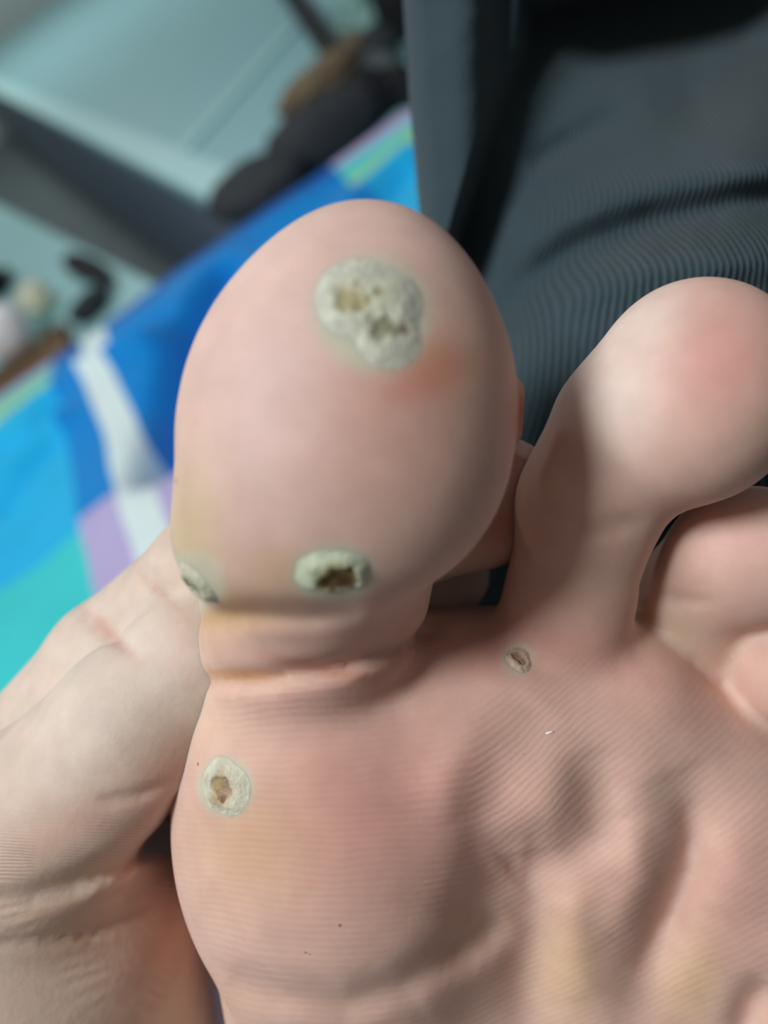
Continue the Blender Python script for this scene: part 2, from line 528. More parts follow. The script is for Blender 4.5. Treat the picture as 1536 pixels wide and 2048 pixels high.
def blob(name, c, r, mat, parent=None, nz=0.12, sc=14.0, seed=0.0, flat=0.0, rotz=0.0):
    """soft irregular body: a rounded lump with dents and folds"""
    bm = bmesh.new(); bmesh.ops.create_icosphere(bm, subdivisions=5, radius=1.0)
    co = np.array([tuple(v.co) for v in bm.verts])
    k = 1 + nz * fbm(co * 1.7 + seed, 4)
    co = np.sign(co) * np.abs(co) ** (1 - flat) * k[:, None] * np.array(r)
    cz, sz = math.cos(rotz), math.sin(rotz)
    co = np.stack([co[:, 0] * cz - co[:, 1] * sz, co[:, 0] * sz + co[:, 1] * cz, co[:, 2]], -1)
    co[:, 2] = np.maximum(co[:, 2], -r[2] * 0.86)
    for v, c_ in zip(bm.verts, co): v.co = Vector(c_) + Vector(c)
    return bm_obj(name, bm, mat, parent, True)

M_CREAM = plain_mat('cream_ceramic', (226, 224, 196), 0.4, 50, 0.04)
M_WHITE = plain_mat('white_ceramic', (250, 252, 254), 0.35, 50, 0.03)
M_BROWN = plain_mat('brown_card', (120, 100, 76), 0.8, 30, 0.18)
M_BLACK = plain_mat('black_cloth', (22, 26, 30), 0.8, 40, 0.3)
M_CHAR = plain_mat('charcoal_cloth', (46, 52, 58), 0.8, 40, 0.25)
M_TAN = plain_mat('tan_cloth', (122, 108, 84), 0.8, 40, 0.2)
M_GREY = plain_mat('grey_cloth', (86, 100, 104), 0.8, 40, 0.3)
M_MINT = plain_mat('mint_plastic', (138, 184, 178), 0.5, 30, 0.15)

# brown carton on the shelf with two small round pots in it
bx = U(85, 720, BZ + 0.02)
ctn = empty('carton', (float(bx[0]), float(bx[1]), BZ)); tag(ctn, 'shallow brown open carton on the teal shelf', 'carton')
cx, cy = float(bx[0]), float(bx[1])
def kpart(name, lo, hi):
    bm = bmesh.new(); box_bm(bm, (cx + lo[0], cy + lo[1], BZ + lo[2]), (cx + hi[0], cy + hi[1], BZ + hi[2])); return bm_obj(name, bm, M_BROWN, ctn, False, 0.0015, 2)
kpart('bottom', (-0.24, -0.16, 0.001), (0.05, 0.10, 0.006))
kpart('side_wall', (-0.24, 0.096, 0.0065), (0.05, 0.10, 0.022))
kpart('side_wall', (-0.24, -0.16, 0.0065), (0.05, -0.156, 0.022))
kpart('side_wall', (-0.24, -0.1555, 0.0065), (-0.236, 0.0955, 0.022))
kpart('side_wall', (0.046, -0.1555, 0.0065), (0.05, 0.0955, 0.022))
def pot(name, px, py, r, h, mat, label, cat):
    b0 = U(px, py, BZ + 0.0065)
    prof = [(r * .55, 0), (r * .8, h * .08), (r * .97, h * .3), (r, h * .55), (r * .93, h * .78), (r * .7, h * .93), (r * .35, h * .99), (r * .02, h)]
    o = lathe(name, prof, (b0[0], b0[1], BZ + 0.0065), mat)
    tag(o, label, cat); return o
pot('round_pot', 92, 620, 0.032, 0.055, M_CREAM, 'small cream rounded pot beside the white one, on the carton', 'pot')
pot('round_jar', 42, 700, 0.050, 0.085, M_WHITE, 'bright white rounded jar at the left edge of the picture', 'jar')
b0 = U(180, 545, BZ)
o = blob('pouch', (b0[0], b0[1], BZ + 0.0125), (0.026, 0.15, 0.014), M_BLACK, None, 0.10, seed=2.0, rotz=math.atan2(-bd[0], bd[1]))
tag(o, 'small flat black pouch lying on the teal shelf', 'pouch')
b0 = U(175, 648, BZ)
o = blob('cloth', (b0[0] + 0.02, b0[1] + 0.02, BZ + 0.0175), (0.045, 0.030, 0.018), M_CHAR, None, 0.25, seed=5.0, rotz=0.5)
tag(o, 'crumpled dark cloth behind the white stripe of the sheet', 'cloth')
b0 = U(15, 590, BZ)
o = blob('cloth', (b0[0] - 0.02, b0[1] + 0.05, BZ + 0.022), (0.05, 0.05, 0.025), M_BLACK, None, 0.25, seed=9.0)
tag(o, 'crumpled black cloth above the white jar', 'cloth')

# on the cabinet: dark rounded cushion and a bag with a tan flap
def rest(px, py, rz, z0):
    """centre of a body of half height rz that rests on height z0 and is seen at this place"""
    c = U(px, py, z0 + rz * 0.86); return np.array([c[0], c[1], z0 + rz * 0.86 + 0.001])
b0 = rest(508, 374, 0.022, TOPZ + 0.009)
o = blob('cushion', b0, (0.064, 0.078, 0.022), M_CHAR, None, 0.05, seed=3.0, flat=0.15, rotz=0.25)
tag(o, 'charcoal rounded cushion on the pale cabinet top beside the bed edge', 'cushion')
b0 = rest(646, 258, 0.034, TOPZ)
bag = empty('soft_bag', (float(b0[0]), float(b0[1]), TOPZ)); tag(bag, 'black soft bag with a tan flap behind the charcoal cushion', 'bag')
blob('body', b0, (0.078, 0.062, 0.034), M_CHAR, bag, 0.08, seed=1.0, flat=0.2, rotz=0.30)
blob('flap', b0 + np.array([0.034, 0.050, 0.036]), (0.074, 0.026, 0.022), M_TAN, bag, 0.15, seed=6.0, rotz=0.30)
blob('pocket', b0 + np.array([0.072, -0.005, 0.002]), (0.036, 0.034, 0.034), M_BLACK, bag, 0.12, seed=8.0, rotz=0.30)

# pile of clothes at the far right of the cabinet
for px, py, z0, r, mat, lab, sd in (
    (752, 150, 0.0, (0.036, 0.040, 0.028), M_GREY, 'crumpled grey garment at the bottom of the clothes pile', 1.5),
    (800, 172, 0.0, (0.022, 0.036, 0.026), M_BLACK, 'small black garment between the grey garment and the knit trousers', 2.5),
    (712, 104, 0.0, (0.022, 0.034, 0.026), M_TAN, 'tan garment below the mint bag', 3.5),
    (755, 100, 0.0, (0.028, 0.034, 0.034), M_CHAR, 'charcoal garment beside the tan one on the clothes pile', 6.5),
    (715, 22, 0.0, (0.044, 0.050, 0.050), M_MINT, 'pale mint bag above the tan garment', 4.5),
    (785, 12, 0.0, (0.026, 0.055, 0.055), M_BLACK, 'tall black garment at the right of the mint bag', 5.5)):
    b0 = rest(px, py, r[2], TOPZ + z0)
    isb = lab.startswith('pale mint')
    o = blob('mint_bag' if isb else 'garment', b0, r, mat, None, 0.22, seed=sd)
    tag(o, lab, 'bag' if isb else 'garment', None if isb else 'clothes pile beyond the bed')
# black block standing in for the dark gap past the cabinet's right edge
q0, q1 = U(712, 185, TOPZ), U(560, -30, TOPZ)
gap_blk = seam('gap_block', q0 + np.array([0.0, 0, 0]), q1 + np.array([0.0, 0, 0]), 0.03, TOPZ + 0.0005, TOPZ + 0.055, M_BLACK, None)
tag(gap_blk, 'long black block in place of the dark gap along the far edge of the cabinet top', 'board')

# ================================================================== PERSON
pc = cam2world(P(1200, 1500, 170))
person = empty('person', tuple(float(v) for v in pc))
tag(person, 'person in dark ribbed knit trousers, one hand gripping the big toe of the bare foot', 'person')

# ---------------------------------------------------------------- foot
def foot_sdf(p):
    px, py = pix(p)
    # big toe: pulp, then neck
    bt = ell(p, P(688, 905, 88), (18.7, 17.6, 14.0))
    bt = smin(bt, ell(p, P(733, 650, 90), (13.6, 13.9, 12.0)), 10)
    bt = smin(bt, ell(p, P(702, 790, 89), (17.3, 16.0, 13.5)), 6)
    bt = smin(bt, ell(p, P(572, 1075, 92), (13.2, 9.6, 12.0)), 6)
    neck = cone(p, P(640, 1090, 101), P(614, 1340, 113), 15.5, 15.6, 1.0)
    bt = smin(bt, neck, 5.0)
    bt = smin(bt, cone(p, P(1002, 790, 103), P(1000, 860, 103), 3.2, 3.0), 2)   # nail fold at the side
    # ball of the foot
    b1 = ell(p, P(672, 1670, 117), (23.0, 24.5, 21.5))
    b1 = smin(b1, cone(p, P(645, 1480, 117), P(800, 2350, 140), 21.3, 25.0), 8)
    b1 = smin(b1, ell(p, P(860, 1460, 121), (17, 15.5, 19.5)), 10)
    b2 = ell(p, P(1010, 1440, 121), (15, 15.5, 19))
    b3 = ell(p, P(1210, 1440, 122), (15, 18.5, 19))
    b4 = ell(p, P(1400, 1575, 124), (15, 17.5, 19))
    b5 = ell(p, P(1590, 1730, 126), (15, 18, 18))
    body = smin(b1, smin(b2, b3, 10), 14)
    body = smin(body, smin(b4, b5, 10), 10)
    mid = cone(p, P(1130, 1600, 131), P(1150, 2350, 146), 24, 24)
    mid = smin(mid, cone(p, P(1450, 1750, 133), P(1330, 2500, 146), 22, 22), 12)
    mid = smin(mid, cone(p, P(800, 2200, 146), P(1080, 2750, 140), 18, 24), 14)
    heel = ell(p, P(1130, 2990, 142), (29, 32, 30))
    heel = smin(heel, cone(p, P(1130, 2800, 142), P(1230, 2350, 146), 28, 24), 16)
    leg = cone(p, P(1130, 2900, 160), P(1420, 2050, 235), 30, 32)
    body = smin(body, mid, 14)
    body = smin(body, smin(heel, leg, 22), 14)
    f = smin(body, bt, 1.9)
    # second toe
    t2 = ell(p, P(1398, 752, 98), (12.6, 12.2, 11.0))
    t2 = smin(t2, ell(p, P(1362, 838, 98), (12.3, 11.2, 11.5)), 5)
    s2 = cone(p, P(1130, 1230, 113), P(1178, 1010, 108), 9.6, 8.8)
    s2 = smin(s2, cone(p, P(1178, 1010, 108), P(1330, 830, 104), 8.4, 10.0), 4)
    t2 = smin(t2, s2, 4.5)
    t2 = smin(t2, cone(p, P(1228, 850, 106), P(1172, 1000, 109), 8.0, 7.4), 6)
    # third toe
    t3 = ell(p, P(1512, 1112, 109), (12.2, 9.6, 10.0))
    s3 = cone(p, P(1392, 1350, 124), P(1385, 1190, 117), 8.0, 7.9)
    s3 = smin(s3, cone(p, P(1385, 1190, 117), P(1480, 1110, 111), 7.6, 8.4), 4)
    t3 = smin(t3, s3, 3.5)
    # fourth and little toe
    t4 = smin(ell(p, P(1605, 1345, 112), (9.6, 8.2, 9.0)), cone(p, P(1600, 1350, 116), P(1570, 1520, 126), 7.0, 7.6), 4)
    t5 = smin(ell(p, P(1745, 1560, 116), (9.0, 8.2, 8.6)), cone(p, P(1740, 1570, 117), P(1700, 1700, 124), 6.8, 7.5), 4)
    f = smin(f, t2, 3.0)
    f = smin(f, t3, 1.4); f = smin(f, t4, 2.4); f = smin(f, t5, 2.4)
    # folds and creases of the sole (front side only)
    front = 1 - sstep(112, 124, p[..., 2])
    g = groove(px, py, [(1345, 1540), (1385, 1640), (1378, 1730), (1330, 1850), (1285, 1950), (1262, 2060)], 62, 2.4) + groove(px, py, [(1372, 1600), (1385, 1660), (1372, 1740), (1325, 1850), (1285, 1940)], 28, 1.3)
    g += groove(px, py, [(1180, 1500), (1200, 1590), (1192, 1670), (1130, 1716), (1050, 1712)], 56, 1.7)
    g += groove(px, py, [(1085, 1680), (1035, 1720), (1010, 1740)], 55, 0.8)
    g += groove(px, py, [(1060, 1700), (1075, 1800), (1070, 1900), (1060, 2060)], 55, 1.8)
    g += groove(px, py, [(1090, 1420), (1010, 1530), (965, 1640), (985, 1760), (930, 1870)], 60, 1.3)
    g += groove(px, py, [(1010, 1840), (930, 1890), (800, 1970), (690, 2005), (560, 1985), (460, 1950)], 36, 1.5)
    g += groove(px, py, [(1540, 1960), (1505, 2010), (1480, 2080)], 32, 2.5)
    g -= groove(px, py, [(950, 1450), (890, 1560), (900, 1640)], 40, 0.5)
    g -= groove(px, py, [(1130, 1790), (1150, 1880), (1160, 2000)], 50, 1.0)
    g -= groove(px, py, [(1260, 1640), (1280, 1760), (1230, 1870)], 46, 1.0)
    g -= groove(px, py, [(1120, 1520), (1110, 1600), (1090, 1650)], 36, 0.4)
    g -= groove(px, py, [(1050, 1850), (960, 1950), (850, 2030)], 46, 0.5)
    # crease under the big toe and under its pulp
    g += groove(px, py, [(395, 1362), (520, 1358), (650, 1338), (780, 1300), (880, 1252)], 20, 1.9)
    g += groove(px, py, [(395, 1240), (500, 1228), (620, 1232), (720, 1222)], 26, 1.2)
    g += groove(px, py, [(1090, 1010), (1180, 1060), (1290, 1040)], 22, 0.7)
    g += groove(px, py, [(1270, 1165), (1350, 1200), (1430, 1205)], 14, 0.5)
    f = f + g * front
    return f

def sample_depth(f, px, py, d0=60.0, d1=150.0):
    """first depth at which the sight line meets the surface"""
    ds = np.arange(d0, d1, 0.25)
    pts = np.stack([(px - 768) * ds / FPX, (1024 - py) * ds / FPX, ds], -1)
    v = f(pts)
    k = np.argmax(v < 0)
    return float(ds[k]) if v[k] < 0 else None

# ridge field: directions at a few places of the sole, solved into one smooth phase
RX = np.arange(300, 1700, 32.0); RY = np.arange(380, 2200, 32.0)
def ridge_phase_grid():
    pts = [  # px, py, angle of the ridge line (degrees, counter-clockwise from right)
        (450, 1420, 6), (600, 1420, 12), (800, 1400, 14), (950, 1380, 22), (430, 1650, 4), (600, 1600, 3), (800, 1600, 3), (920, 1560, 8),
        (420, 1800, -10), (600, 1780, 1), (800, 1750, 1), (450, 1900, -25), (620, 1900, -6), (850, 1850, 12), (700, 2000, 5), (900, 1960, 28), (1000, 1900, 38),
        (1060, 1400, 55), (1180, 1340, 62), (1300, 1400, 58), (1250, 1480, 56), (1110, 1540, 84), (1090, 1620, 86), (1400, 1450, 52), (1480, 1560, 48),
        (1300, 1600, 48), (1250, 1700, 40), (1200, 1780, 36), (1450, 1700, 34), (1400, 1850, 18), (1480, 1950, 12), (1200, 1900, 32), (1150, 2000, 8), (1040, 1800, 60),
        (700, 900, 8), (700, 600, 20), (600, 1150, 0), (1380, 800, 25), (1500, 1100, 20)]
    X, Y = np.meshgrid(RX, RY, indexing='ij')
    cx_ = np.zeros_like(X); sx_ = np.zeros_like(X); w_ = np.zeros_like(X) + 1e-9
    for a_, b__, an in pts:
        w = np.exp(-((X - a_) ** 2 + (Y - b__) ** 2) / (2 * 85.0 ** 2)) + 1e-7 / (1 + ((X - a_) ** 2 + (Y - b__) ** 2) * 1e-5)
        r = math.radians(an)
        # gradient is across the ridge; image y runs down
        cx_ += w * math.sin(r); sx_ += w * math.cos(r); w_ += w
    gx, gy = cx_ / w_, sx_ / w_
    l = np.hypot(gx, gy) + 1e-9; gx /= l; gy /= l
    nx, ny = X.shape; N = nx * ny
    idx = np.arange(N).reshape(nx, ny)
    phi = Y.copy()
    h_ = 32.0
    # Gauss-Jacobi on the Poisson problem with over-relaxed sweeps
    gxm = 0.5 * (gx[1:] + gx[:-1]) * h_; gym = 0.5 * (gy[:, 1:] + gy[:, :-1]) * h_
    for it in range(14000):
        acc = np.zeros_like(phi); cnt = np.zeros_like(phi)
        acc[1:] += phi[:-1] + gxm; cnt[1:] += 1
        acc[:-1] += phi[1:] - gxm; cnt[:-1] += 1
        acc[:, 1:] += phi[:, :-1] + gym; cnt[:, 1:] += 1
        acc[:, :-1] += phi[:, 1:] - gym; cnt[:, :-1] += 1
        phi = acc / cnt
    return phi
RPHI = ridge_phase_grid()
def ridge_at(px, py):
    fx = np.clip((px - RX[0]) / 32.0, 0, len(RX) - 1.001); fy = np.clip((py - RY[0]) / 32.0, 0, len(RY) - 1.001)
    i = fx.astype(int); j = fy.astype(int); a_ = fx - i; b__ = fy - j
    return (RPHI[i, j] * (1 - a_) * (1 - b__) + RPHI[i + 1, j] * a_ * (1 - b__) + RPHI[i, j + 1] * (1 - a_) * b__ + RPHI[i + 1, j + 1] * a_ * b__)

def paint(px, py, base, blobs):
    col = np.tile(srgb(*base), (len(px), 1))
    for x, y, rx, ry, ang, rgb, w in blobs:
        c, s_ = math.cos(math.radians(ang)), math.sin(math.radians(ang))
        dx, dy = px - x, py - y
        u = (dx * c + dy * s_) / rx; v = (-dx * s_ + dy * c) / ry
        k = (w * np.exp(-(u * u + v * v)))[:, None]
        col = col * (1 - k) + srgb(*rgb) * k
    return col

fv, fq = sdf_mesh(foot_sdf, (-62, -190, 66), (118, 62, 300), 1.6)
fw = cam2world(fv); fq = outward(fw - fw.mean(0), fq)
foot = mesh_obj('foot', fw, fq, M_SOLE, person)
foot['label'] = 'bare sole of a foot seen close up, with several pale warts'
fpx, fpy = pix(fv)
PINK, YEL, PALE = (222, 158, 148), (214, 176, 124), (226, 204, 186)
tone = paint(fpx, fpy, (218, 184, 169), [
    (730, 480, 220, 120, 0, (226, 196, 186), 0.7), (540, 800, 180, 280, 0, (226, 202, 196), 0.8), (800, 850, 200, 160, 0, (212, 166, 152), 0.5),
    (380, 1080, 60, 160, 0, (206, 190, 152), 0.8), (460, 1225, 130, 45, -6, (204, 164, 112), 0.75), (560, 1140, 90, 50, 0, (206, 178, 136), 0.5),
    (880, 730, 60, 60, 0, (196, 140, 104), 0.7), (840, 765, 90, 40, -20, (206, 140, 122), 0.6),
    (480, 1352, 90, 14, 0, (206, 150, 92), 0.8), (640, 1335, 110, 14, 12, (186, 106, 74), 0.6),  # along the toe crease: reddish skin, partly shade put into the colour
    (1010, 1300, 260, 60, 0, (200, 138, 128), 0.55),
    (760, 1620, 240, 200, 0, PINK, 0.55), (500, 1690, 110, 110, 0, YEL, 0.45), (430, 1450, 60, 90, 0, (230, 200, 176), 0.5),
    (1290, 1340, 160, 90, 30, (222, 170, 156), 0.5), (1250, 1800, 110, 120, 0, (222, 172, 158), 0.4), (1140, 1940, 70, 110, 0, (224, 194, 152), 0.6),
    (1390, 1960, 60, 90, 20, (226, 196, 150), 0.6), (1490, 1800, 100, 160, 0, (224, 172, 160), 0.5),
    (1430, 710, 140, 120, -20, (220, 156, 148), 0.6), (1290, 640, 80, 110, 30, (228, 212, 202), 0.75), (1230, 800, 100, 130, 0, (226, 212, 202), 0.85),
    (1480, 1080, 80, 60, 0, (222, 178, 170), 0.5), (1350, 1260, 90, 60, 25, (206, 184, 160), 0.7),
    (1045, 825, 24, 60, 0, (186, 104, 88), 0.7), (450, 2000, 120, 60, 0, (224, 184, 158), 0.5)])
WARTS = [  # px, py, pale ring radius (px), strength
    (745, 625, 128, 0.85), (668, 1150, 92, 0.8), (388, 1165, 70, 0.7), (449, 1574, 62, 0.9), (1036, 1320, 36, 0.5)]
for x, y, r, w in WARTS:
    d = np.hypot(fpx - x, (fpy - y) * (1.35 if r == 92 else 1.0)) / r
    k = (w * (1 - sstep(0.72, 1.08, d)))[:, None]
    tone = tone * (1 - k) + srgb(206, 206, 182) * k
tone *= (1 + 0.05 * fbm(fv * 0.22, 3))[:, None]
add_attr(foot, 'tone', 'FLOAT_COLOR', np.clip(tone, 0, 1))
ph = ridge_at(fpx, fpy) / 13.2 + 0.35 * fbm(fv * 0.16, 2)
amp = 0.55 + 0.45 * fbm(fv * 0.12 + 4.0, 2)
amp = amp * (0.12 + 0.88 * sstep(1250, 1420, fpy - 0.18 * (1000 - fpx) * 0))
crease = np.exp(-((fpx - 700) / 420) ** 2 - ((fpy - 1660) / 260) ** 2) * 0.55
amp = np.clip(amp + crease, 0.1, 1.4)
for x, y, r, w in WARTS:
    amp = amp * sstep(0.8, 1.2, np.hypot(fpx - x, fpy - y) / r)
amp = amp * (fv[:, 2] < 128)
add_attr(foot, 'ridge_phase', 'FLOAT', ph); add_attr(foot, 'ridge_amp', 'FLOAT', amp)

# small dark flecks of dirt stuck to the skin
def add_flecks(mat, pts):
    nt = mat.node_tree; b = nt.nodes['Principled BSDF']
    src = b.inputs['Base Color'].links[0].from_socket
    oc = obj_coord(nt); tot = None
    for (px, py, r) in pts:
        d = sample_depth(foot_sdf, px, py)
        if d is None: continue
        w = cam2world(P(px, py, d))
        dn = node(nt, 'ShaderNodeVectorMath', operation='DISTANCE'); nt.links.new(oc, dn.inputs[0]); dn.inputs[1].default_value = tuple(float(x) for x in w)
        mr = node(nt, 'ShaderNodeMapRange'); nt.links.new(dn.outputs['Value'], mr.inputs[0])
        mr.inputs[1].default_value = r * 1e-3; mr.inputs[2].default_value = r * 0.3e-3
        mr.inputs[3].default_value = 0.0; mr.inputs[4].default_value = 0.8
        tot = mr.outputs[0] if tot is None else math_node(nt, 'MAXIMUM', tot, mr.outputs[0])
    nt.links.new(mixrgb(nt, tot, src, s4(84, 58, 46)), b.inputs['Base Color'])
add_flecks(M_SOLE, ((1047, 1508, 0.30), (397, 1528, 0.32), (612, 1903, 0.34), (620, 1906, 0.28), (455, 2006, 0.34), (462, 2020, 0.28), (680, 1850, 0.3), (352, 962, 0.4)))

# ---------------------------------------------------------------- warts (raised rough plaques on the skin)
def wart_mat():
    m, nt, b = new_mat('wart_keratin')
    oc = obj_coord(nt)
    nz = noise(nt, 1400, 4, 0.65, oc)
    c = mixrgb(nt, 1.0, attr(nt, 'tone').outputs['Color'], mixrgb(nt, nz.outputs[0], (0.88, 0.88, 0.86, 1), (1.10, 1.10, 1.10, 1)), 'MULTIPLY')
    nt.links.new(c, b.inputs['Base Color'])
    b.inputs['Roughness'].default_value = 0.6
    b.inputs['Subsurface Weight'].default_value = 0.25
    b.inputs['Subsurface Radius'].default_value = (1, 0.8, 0.6); b.inputs['Subsurface Scale'].default_value = 0.0008
    bp = node(nt, 'ShaderNodeBump'); bp.inputs['Distance'].default_value = 0.0003
    nt.links.new(nz.outputs[0], bp.inputs['Height']); nt.links.new(bp.outputs[0], b.inputs['Normal'])
    return m
M_WART = wart_mat()

def make_wart(px, py, lobes, pits, hgt, cols, label, seed, depth_scan=None, stretch=1.0):
    """lobes: (dx, dy, r) in mm on the tangent plane; pits: (dx, dy, r, depth, rgb)"""
    d = sample_depth(foot_sdf, px, py)
    while d is None:
        px += 3; d = sample_depth(foot_sdf, px, py)
    c = P(px, py, d); c = project(foot_sdf, c[None], 3)[0]
    N = grad(foot_sdf, c[None], 1.5)[0]
    ux = np.array([1.0, 0, 0]) - N * N[0]; ux /= np.linalg.norm(ux)
    uy = np.cross(N, ux); uy *= 1 if uy[1] > 0 else -1
    nr, ns = 30, 72
    th = np.linspace(0, 2 * math.pi, ns, endpoint=False)
    edge = np.zeros(ns)
    for dx, dy, r in lobes:      # star-shaped outline: farthest hit of each ray with the lobes
        bq = dx * np.cos(th) + dy * np.sin(th); cq = dx * dx + dy * dy - r * r
        disc = bq * bq - cq
        edge = np.maximum(edge, np.where(disc > 0, bq + np.sqrt(np.maximum(disc, 0)), 0))
    edge = edge * (1 + 0.05 * vnoise(np.stack([np.cos(th) * 2 + seed, np.sin(th) * 2, 0 * th], -1)))
    edge = (edge + np.roll(edge, 1) + np.roll(edge, -1)) / 3
    rho = np.linspace(0, 1.0, nr) ** 0.9
    Rr = rho[:, None] * edge[None]; T = np.broadcast_to(th, Rr.shape)
    X = Rr * np.cos(T); Y = Rr * np.sin(T) * stretch
    rr = np.broadcast_to(rho[:, None], Rr.shape)
    n3 = fbm(np.stack([X * 1.1 + seed, Y * 1.1, 0 * X + seed], -1), 4)
    n1 = fbm(np.stack([X * 0.6 + seed, Y * 0.6, 0 * X + 3], -1), 2)
    prof = hgt * (1 - sstep(0.50, 1.0, rr)) - 0.10 * sstep(0.90, 1.0, rr)
    hmap = prof + 0.06 * n3 * (1 - sstep(0.7, 0.95, rr))
    rim, core = srgb(*cols[0]), srgb(*cols[1])
    k = (1 - sstep(0.25, 0.72, rr + 0.22 * n1))[..., None]
    col = rim * (1 - k) + core * k
    for dx, dy, r, dep, rgb in pits:
        dd = np.hypot(X - dx, Y - dy) / r
        kk = 1 - sstep(0.45, 1.05, dd + 0.22 * n3)
        hmap = hmap - dep * kk
        col = col * (1 - 0.85 * kk[..., None]) + srgb(*rgb) * 0.85 * kk[..., None]
    hmap = np.where(rr < 0.88, np.maximum(hmap, 0.06), hmap)
    col = col * (1 + 0.12 * n3[..., None])
    p = c + X[..., None] * ux + Y[..., None] * uy
    p = project(foot_sdf, p.reshape(-1, 3), 4)
    nn = grad(foot_sdf, p, 0.4)
    p = p + nn * hmap.reshape(-1, 1)
    i = np.arange(nr * ns).reshape(nr, ns)
    q = np.stack([i[:-1], np.roll(i[:-1], -1, 1), np.roll(i[1:], -1, 1), i[1:]], -1).reshape(-1, 4)[:]
    q = q[ns:]
    fan = [(int(i[0, 0]), int(i[1, (k_ + 1) % ns]), int(i[1, k_])) for k_ in range(ns)]
    faces = [tuple(x) for x in q] + fan
    w = cam2world(p)
    # close the under side so the plaque is a solid piece sunk into the skin
    under = cam2world(p - nn * (hmap.reshape(-1, 1) + 0.5))
    off = len(w)
    faces += [tuple(int(t) + off for t in reversed(x)) for x in q] + [tuple(t + off for t in reversed(x)) for x in fan]
    last = i[-1]
    faces += [(int(last[k_]), int(last[(k_ + 1) % ns]), int(last[(k_ + 1) % ns]) + off, int(last[k_]) + off) for k_ in range(ns)]
    # make the top face the outside
    a_, b__, c_ = w[q[len(q) // 2][0]], w[q[len(q) // 2][1]], w[q[len(q) // 2][2]]
    Nw = np.array([N[0], N[1], -N[2]]) @ M3.T
    if np.dot(np.cross(b__ - a_, c_ - a_), Nw) < 0: faces = [tuple(reversed(x)) for x in faces]
    o = mesh_obj('wart', np.concatenate([w, under]), faces, M_WART, foot)
    add_attr(o, 'tone', 'FLOAT_COLOR', np.clip(np.concatenate([col.reshape(-1, 3)] * 2), 0, 1))
    o['label'] = label
    return o

make_wart(740, 620, [(-1.2, 1.5, 4.7), (2.0, -3.0, 3.4), (1.5, 1.2, 4.4), (3.6, 2.2, 2.0)],
          [(-1.8, 0.9, 2.1, 0.30, (172, 162, 116)), (1.4, -2.0, 1.6, 0.35, (146, 146, 116)), (3.4, -1.9, 0.7, 0.35, (120, 92, 78)), (0.9, 1.6, 0.8, 0.15, (184, 180, 146))],
          0.55, ((208, 210, 194), (198, 202, 180)), 'large cauliflower-like pale wart on the big toe pad', 1.0)
make_wart(668, 1150, [(-1.0, 0.4, 3.1), (1.0, 0.2, 3.1), (-2.2, -0.3, 2.0)], [(-0.9, -0.8, 1.1, 0.25, (150, 122, 62)), (0.75, -0.5, 2.1, 0.75, (112, 82, 42)), (0.9, -0.7, 1.0, 0.2, (86, 60, 30))],
          0.65, ((198, 208, 182), (170, 166, 122)), 'wart with a brown cratered centre under the big toe pad', 4.0, stretch=0.95)
make_wart(392, 1168, [(0, 0, 3.2), (0.4, -1.0, 2.8)], [(0.0, -0.3, 1.3, 0.45, (128, 122, 104)), (0.7, -0.8, 0.7, 0.4, (108, 98, 84))],
          0.60, ((204, 204, 180), (176, 174, 150)), 'small grey-centred wart at the inner edge of the big toe', 7.0)
make_wart(449, 1574, [(-1.0, 0, 3.5), (-0.5, 0.4, 3.5), (1.0, -0.2, 3.5)], [(-0.7, 0.2, 1.15, 0.5, (170, 142, 92)), (0.4, -0.5, 1.3, 0.5, (168, 140, 116)), (0.2, 0.7, 0.9, 0.4, (150, 134, 106)), (0.3, -1.4, 0.55, 0.35, (120, 92, 66))],
          0.60, ((212, 212, 190), (186, 162, 130)), 'round wart with a pitted brown centre on the ball of the foot', 9.0)
make_wart(1036, 1320, [(0, 0, 2.0), (0.4, -0.7, 1.6)], [(-0.2, 0.4, 0.8, 0.3, (164, 132, 110)), (0.6, -0.5, 0.7, 0.3, (150, 120, 98))],
          0.42, ((196, 176, 156), (184, 158, 136)), 'smallest wart, faint, below the second toe', 12.0)

# ---------------------------------------------------------------- hand
HC = dict(
    thumb=[(430, 1275, 116, 8.6), (400, 1320, 114, 10.2), (280, 1450, 113, 12.2), (90, 1650, 118, 15.0), (-110, 1930, 130, 19)],
    index=[(1000, 985, 117, 6.6), (960, 1030, 117, 7.6), (690, 1110, 117.5, 8.6), (430, 1140, 120, 9.2), (225, 1325, 128, 10.2), (-60, 1660, 140, 12.5)],
    middle=[(900, 1150, 130, 6.6), (830, 1190, 131, 7.8), (600, 1270, 136, 8.8), (330, 1350, 146, 9.4), (130, 1560, 152, 10.5), (-90, 1830, 156, 12)],
    ring=[(760, 1400, 154, 6.8), (690, 1420, 155, 7.6), (520, 1470, 160, 8.6), (300, 1600, 166, 9.6), (-60, 1960, 168, 11.5)],
    little=[(620, 1640, 157, 6.0), (560, 1650, 158, 6.8), (420, 1700, 164, 7.6), (240, 1810, 168, 8.6), (-20, 2080, 170, 10.5)])
